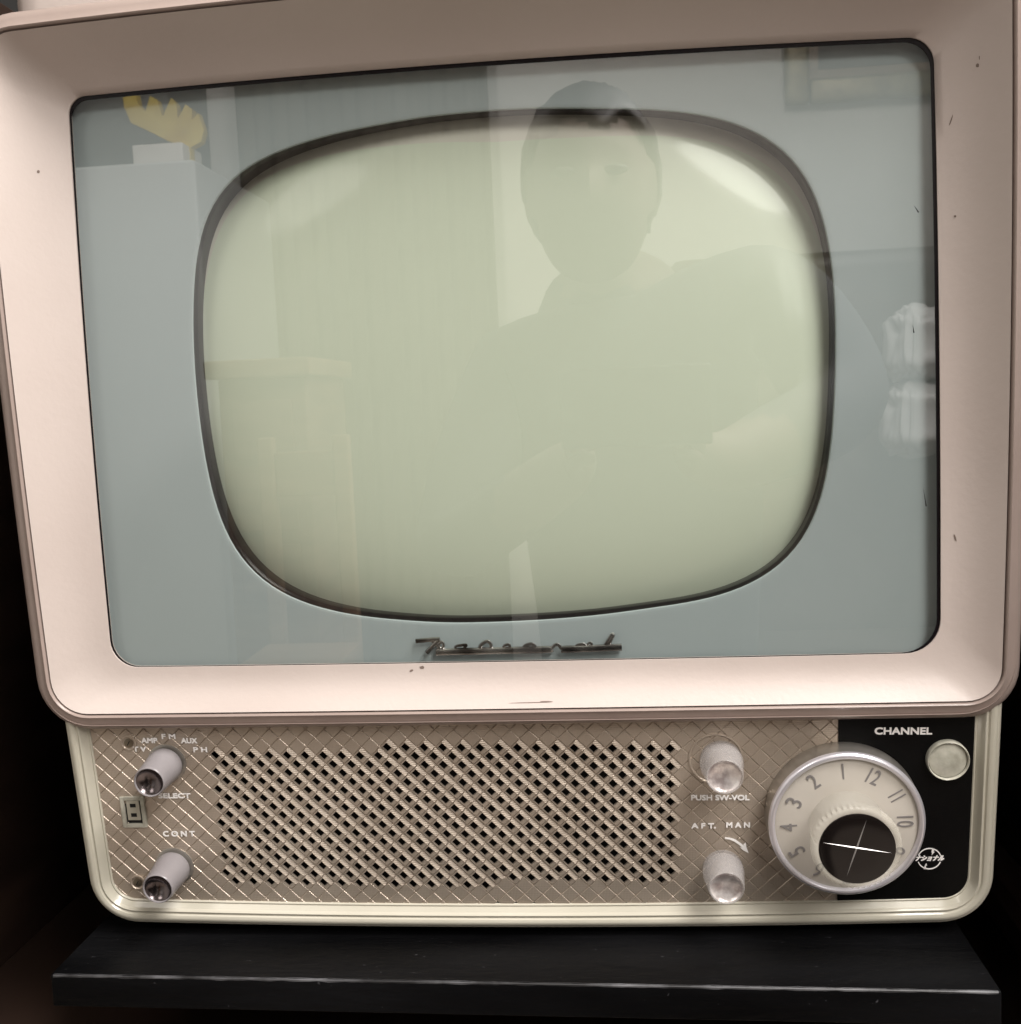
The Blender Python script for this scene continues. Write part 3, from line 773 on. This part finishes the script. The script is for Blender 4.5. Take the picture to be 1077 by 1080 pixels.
# photographer mirrored in the glass
M['skin'] = mat('skin', (.13,.09,.075), .7); M['hair'] = mat('dark_hair', (.02,.015,.012), .5); M['shirt'] = vary(mat('dark_jacket', (.045,.045,.05), .8), (.035,.035,.04), (.06,.06,.065), 8, 4)
M['trousers'] = mat('dark_trousers', (.03,.03,.035), .8); M['phone'] = mat('phone_case', (.02,.02,.02), .3)
def skin_obj(name, verts, edges, m, parent, root=0, sub=2):
    me = bpy.data.meshes.new(name); me.from_pydata([Vector(v[:3])*S for v in verts], edges, [])
    o = bpy.data.objects.new(name, me); COL.objects.link(o)
    o.modifiers.new('skin', 'SKIN'); sd = o.modifiers.new('sub', 'SUBSURF'); sd.levels = sub; sd.render_levels = sub
    for i, v in enumerate(verts):
        sv = me.skin_vertices[0].data[i]; r = v[3]*S; sv.radius = (r, (v[4] if len(v) > 4 else v[3])*S); sv.use_root = (i == root)
    dg = bpy.context.evaluated_depsgraph_get(); me2 = bpy.data.meshes.new_from_object(o.evaluated_get(dg))
    bpy.data.objects.remove(o)
    o = bpy.data.objects.new(name, me2); COL.objects.link(o); me2.materials.append(m)
    me2.polygons.foreach_set('use_smooth', [True]*len(me2.polygons))
    if parent: o.parent = parent
    return o
per = empty('person', 'person in a dark jacket holding up a phone, mirrored in the middle of the glass', 'person')
HX, HY, HZ = 3.5, -88, 24
PV = [(9,-98,-60,15,12),(9,-98,-40,15,11),(9,-98,-18,18,11),(8,-98,0,16,10),(6,-97,9,7.5,7),(5,-94,15,7,6.5),
      (26,-93,12,8.5),(33.5,-83,-4,6.5),(16,-64,-9,3.4),(12,-59.5,-6.5,2.6,2.0),
      (-9,-96,2,7),(-16,-82,-20,5),(0,-64,-9,3.4),(2.5,-59.5,-7,2.6,2.0),
      (16,-98,-74,9),(17,-95,-100,6.5),(17,-98,-129,4.5),(17,-86,-132,4,3),
      (1,-98,-74,9),(0,-94,-100,6.5),(0,-98,-129,4.5),(0,-86,-132,4,3)]
PE = [(0,1),(1,2),(2,3),(3,4),(4,5),(3,6),(6,7),(7,8),(8,9),(3,10),(10,11),(11,12),(12,13),(0,14),(14,15),(15,16),(16,17),(0,18),(18,19),(19,20),(20,21)]
bodyo = skin_obj('body', PV, PE, M['shirt'], per)
bodyo.data.materials.append(M['skin']); bodyo.data.materials.append(M['trousers'])
for pl in bodyo.data.polygons:
    c_ = pl.center/S
    if (c_.z > 12 and abs(c_.x-5.5) < 7) or (c_.y > -68): pl.material_index = 1
    elif c_.z < -66: pl.material_index = 2
bm = bmesh.new(); bmesh.ops.create_uvsphere(bm, u_segments=40, v_segments=28, radius=1)
for v in bm.verts:
    x, y, z = v.co
    X, Y, Z = x*7.4, y*9.2, z*11.2
    if z < 0: X *= (1-.10*z*z)/max(.3, 1-z*z)**.16; Y *= 1-.08*z*z
    if y > .3:       # face towards the set (+y)
        Y += 2.2*math.exp(-((X)/1.2)**2-((Z+1.5)/1.8)**2)      # nose
        Y -= .9*(math.exp(-((X-3)/1.4)**2-((Z-1)/1.1)**2)+math.exp(-((X+3)/1.4)**2-((Z-1)/1.1)**2))
        Y += .5*math.exp(-((X)/2.2)**2-((Z+5.2)/.7)**2)
    if abs(x) > .9 and abs(z) < .25 and abs(y) < .3: X *= 1.1
    v.co = Vector((HX+X, HY+Y, HZ+Z))
link('head', bm, M['skin'], per)
bm = bmesh.new(); bmesh.ops.create_uvsphere(bm, u_segments=40, v_segments=28, radius=1)
for v in bm.verts:
    x, y, z = v.co; f = 1+.03*noise.noise(v.co*5)
    f += .05*noise.noise(v.co*11); v.co = Vector((HX+x*8.5*f, HY-1.6+y*9.8*f, HZ+1.8+z*11*f))
bmesh.ops.delete(bm, geom=[v for v in bm.verts if (v.co.y > HY+2.5 and v.co.z < HZ+5.5+1.2*math.sin(v.co.x)) or v.co.z < HZ-6], context='VERTS')
for ex in (-3, 3):
    b2 = bmesh.new(); bmesh.ops.create_uvsphere(b2, u_segments=16, v_segments=10, radius=1)
    for v in b2.verts: v.co = Vector((HX+ex+v.co.x*1.5, HY+8.3+v.co.y*.7, HZ+.8+v.co.z*.65))
    link('eye', b2, M['hair'], per)
    b2 = bmesh.new(); bmesh.ops.create_uvsphere(b2, u_segments=16, v_segments=10, radius=1)
    for v in b2.verts: v.co = Vector((HX+ex*2.55+v.co.x*.7, HY-.5+v.co.y*1.7, HZ-.5+v.co.z*3))
    link('ear', b2, M['skin'], per)
h_ = link('hair', bm, M['hair'], per); sm = h_.modifiers.new('s', 'SOLIDIFY'); sm.thickness = .006; sm.offset = 0
for sx_, cx in ((1, 12), (-1, 2.5)):
    for k in range(4):
        z0 = -2.2-k*1.7; ln = [1, 1.1, 1.0, .85][k]
        skin_obj('finger', [(cx+sx_*.6,-59,z0-2.2,.85), (cx+sx_*1.6,-57.2,z0-.8,.85), (cx+sx_*.8,-55.3,z0,.75), (cx-sx_*1.2*ln,-54.3,z0+.1,.62)], [(0,1),(1,2),(2,3)], M['skin'], per, sub=1)
    skin_obj('thumb', [(cx,-60,-6.5,1.0), (cx-sx_*1.2,-58,-4.5,.95), (cx-sx_*2.4,-55.6,-3.6,.75)], [(0,1),(1,2)], M['skin'], per, sub=1)
bm = bmesh.new(); box(bm, .2, 14.6, -54.6, -53.8, -6.2, 1.4, .35)
tag(link('phone', bm, M['phone']), 'dark phone held by the mirrored person', 'phone')

# ------------------------------------------------------------------ light
w = bpy.data.worlds.new('World'); scene.world = w; w.use_nodes = True
w.node_tree.nodes['Background'].inputs[0].default_value = (1, .93, .86, 1); w.node_tree.nodes['Background'].inputs[1].default_value = .05
def area(name, loc, tgt, size, power, col=(1,.9,.8)):
    l = bpy.data.lights.new(name, 'AREA'); l.shape = 'DISK'; l.size = size*S; l.energy = power; l.color = col
    o = bpy.data.objects.new(name, l); COL.objects.link(o); o.location = Vector(loc)*S
    o.rotation_euler = (Vector(tgt)-Vector(loc)).to_track_quat('-Z', 'Y').to_euler(); return o
area('ceiling_lamp_or_fill', (92,-54,150), (0,0,0), 96, 68, (1,.96,.92))
area('ceiling_lamp_or_fill', (118,-170,150), (0,0,-4), 100, 42, (1,.955,.91))  # frontal fill without a fixture, added to brighten bezel and panel
area('ceiling_lamp_or_fill', (-125,-196,140), (5,0,0), 80, 9, (1,.94,.88))  # weak left fill, added to lift right bezel and cupboard side
def spot(name, loc, tgt, power, ang_, col):
    l = bpy.data.lights.new(name, 'SPOT'); l.energy = power; l.spot_size = math.radians(ang_); l.spot_blend = .5; l.color = col; l.shadow_soft_size = .05
    o = bpy.data.objects.new(name, l); COL.objects.link(o); o.location = Vector(loc)*S
    o.rotation_euler = (Vector(tgt)-Vector(loc)).to_track_quat('-Z', 'Y').to_euler()
spot('wall_fill_spot', (70,-130,147), (70,WY,50), 50, 100, (1,.95,.9))  # unseen spots added to brighten the mirrored far wall
spot('wall_fill_spot', (-90,-130,147), (-80,WY,60), 52, 90, (1,.95,.9))

scene.render.engine = 'CYCLES'
scene.view_settings.view_transform = 'Standard'; scene.view_settings.look = 'None'; scene.view_settings.gamma = 1
scene.view_settings.exposure = 0; scene.view_settings.use_curve_mapping = False
scene.cycles.use_denoising = True
scene.cycles.max_bounces = 10; scene.cycles.diffuse_bounces = 4; scene.cycles.glossy_bounces = 5; scene.cycles.transmission_bounces = 8; scene.cycles.transparent_max_bounces = 8
scene.cycles.caustics_reflective = False; scene.cycles.caustics_refractive = False
scene.cycles.sample_clamp_indirect = 6
